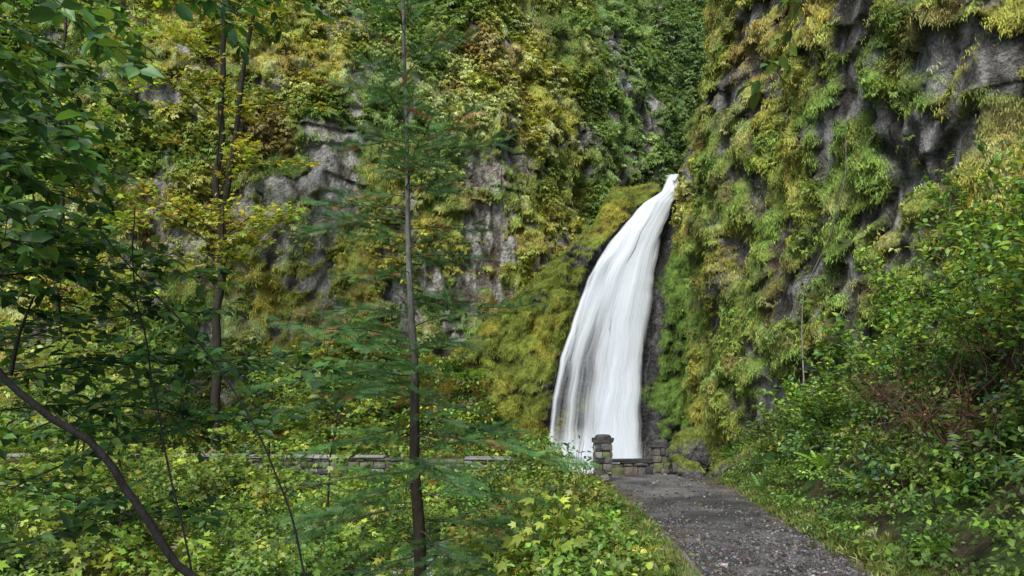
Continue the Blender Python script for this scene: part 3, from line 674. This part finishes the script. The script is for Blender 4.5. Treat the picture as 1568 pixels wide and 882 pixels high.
def maple(x, y, z0, h, lean, r0, cols, spread, nbr, zb, lsz=.15, nleaf=8):
    wood = Bag(); lf = Bag()
    tk = curve([(x, y, z0), (x+lean*.3, y, z0+h*.4), (x+lean*.5, y-.1, z0+h*.7), (x+lean, y, z0+h)], 40); tk += fbm(tk*.6, 3, 9)[:, None]*.12
    tube(wood, tk, np.linspace(r0, r0*.35, 40), (.045, .038, .03), 8)
    for i in range(nbr):
        zz_ = rng.uniform(zb, z0+h); k = np.argmin(abs(tk[:, 2]-zz_)); a = tk[k]; az = rng.uniform(0, 2*np.pi); l = spread*rng.uniform(.5, 1.1)
        branchy(wood, lf, a, a+[math.cos(az)*l, math.sin(az)*l*.5-.5, l*rng.uniform(.0, .6)], r0*.18, 16, 1.1, nleaf, lsz, cols, PALM, .1, (.07, .06, .045), start=.2)
    return wood, lf, tk
YM = [(.36, .46, .06), (.50, .54, .09), (.27, .42, .06), (.52, .41, .07)]
wood, lf, tk = maple(-10.6, 28.6, -.2, 20, .3, .19, YM, 3.8, 50, 6, .17)
l2 = curve([(-10.4, 28.6, 8.8), (-9.9, 28.5, 11.5), (-9.6, 28.4, 14), (-8.6, 28.3, 19)], 30); tube(wood, l2, np.linspace(.12, .05, 30), (.045, .038, .03))
e = empty('maple_tree', (-10.6, 28.6, 0)); parent(e, wood.build('trunk_and_limbs', M_bark, True), lf.build('leaves', M_leaf))
wood, lf, tk = maple(-15.5, 27, -.5, 19, .6, .11, YM[:3]+GREEN[1:3], 3.8, 42, 3, .17)
e = empty('maple_tree', (-15.5, 27, 0)); parent(e, wood.build('trunk_and_limbs', M_bark, True), lf.build('leaves', M_leaf))
for (x, y, h) in ((-8.5, 17, 4.6), (-11, 20, 4.6), (-6.5, 21, 4.4), (-4.2, 18, 3.2), (-7.3, 13.5, 3.6)):
    wood, lf, tk = maple(x, y, -1.4, h, .3, .035, GREEN[1:3]+YG, 1.5, 13, -.3, .12, 7)
    e = empty('alder_sapling', (x, y, -1.4)); parent(e, wood.build('stem', M_bark, True), lf.build('leaves', M_leaf))

def shrub(x, y, h, spread, ns, cols, tmpl, ls, name, bare=False, dirx=-.3):
    wood = Bag(); lf = Bag(); z0 = float(H(np.array([x]), np.array([y]))[0])-.1
    for i in range(ns):
        az = rng.uniform(0, 2*np.pi); l = spread*rng.uniform(.4, 1)
        branchy(wood, lf, (x+rng.normal()*.1, y+rng.normal()*.1, z0), (x+math.cos(az)*l+dirx, y+math.sin(az)*l, z0+h*rng.uniform(.55, 1.05)), .010, 1 if bare else 15, .1 if bare else .5, 1 if bare else 8, ls, cols, tmpl, .12, (.09, .055, .04), start=.3)
        if bare:
            for k in range(5):
                a = np.array([x+math.cos(az)*l*.6+dirx*.6, y+math.sin(az)*l*.6, z0+h*.5]); ee = a+rng.normal(0, .4, 3)+[0, 0, .1]; tube(wood, [a, (a+ee)/2+rng.normal(0, .05, 3), ee], [.004, .003, .0015], (.14, .08, .055), 4)
    e = empty(name, (x, y, z0)); parent(e, wood.build('stems', M_bark, True), lf.build('leaves', M_leaf))
BR = [(.27, .46, .06), (.40, .54, .07), (.17, .35, .06)]
for (x, y, h, s) in ((6.3, 10.2, 2.6, 1.1), (7.2, 11.6, 2.7, 1.1), (5.9, 12.4, 1.9, 1.0), (5.2, 7.2, 3.0, .9), (6.6, 8.6, 2.9, 1.0), (6.0, 9.2, 3.3, 1.0), (5.9, 14.5, 1.5, .9), (6.2, 16.6, 1.4, .8), (7.0, 13.5, 2.2, 1.0)):
    shrub(x, y, h, s, 11, BR+[(.10, .22, .08)], LEAF, .10, 'leafy_shrub')
for (x, y, h, s) in ((5.2, 9.2, 1.5, .9), (5.7, 11.0, 1.5, 1.0), (6.2, 9.6, 1.6, .9)):
    shrub(x, y, h, s, 12, [(.3, .14, .06)], LEAF, .06, 'bare_twig_shrub', True)
wood = Bag()
tube(wood, curve([(6.05, 16.5, 2.3), (6.0, 16.5, 3.4), (5.95, 16.3, 4.2), (6.2, 15.5, 5.2), (6.3, 15, 6.2), (6.2, 14.8, 6.9)], 40), np.linspace(.018, .006, 40), (.3, .28, .24), 5)
wood.build('bare_vine_branch', M_bark, True)

# ------------------------------------------------------------------ light, world, camera
w = bpy.data.worlds.new('World'); scene.world = w; w.use_nodes = True; nt = w.node_tree; bg = nt.nodes['Background']
sky = nt.nodes.new('ShaderNodeTexSky'); sky.sky_type = 'NISHITA'; sky.sun_disc = False
EL, AZ = 54, 203
sky.sun_elevation = R(EL); sky.sun_rotation = R(AZ); nt.links.new(sky.outputs[0], bg.inputs[0]); bg.inputs[1].default_value = .15
sd = bpy.data.lights.new('sun', 'SUN'); sd.energy = 4.2; sd.angle = R(28); sd.color = (1, .955, .86)
so = bpy.data.objects.new('sun', sd); scene.collection.objects.link(so)
v = Vector((math.sin(R(AZ))*math.cos(R(EL)), math.cos(R(AZ))*math.cos(R(EL)), math.sin(R(EL))))
so.rotation_euler = v.to_track_quat('Z', 'Y').to_euler(); so.location = v*60
cd = bpy.data.cameras.new('camera'); cd.lens = 28; cd.sensor_width = 36; cd.shift_y = .1244; cd.clip_end = 500; cd.clip_start = .1
co = bpy.data.objects.new('camera', cd); co.location = (0, 0, 1.7); co.rotation_euler = (R(90), 0, 0); scene.collection.objects.link(co); scene.camera = co
scene.view_settings.view_transform = 'Standard'; scene.view_settings.look = 'None'; scene.view_settings.exposure = 0
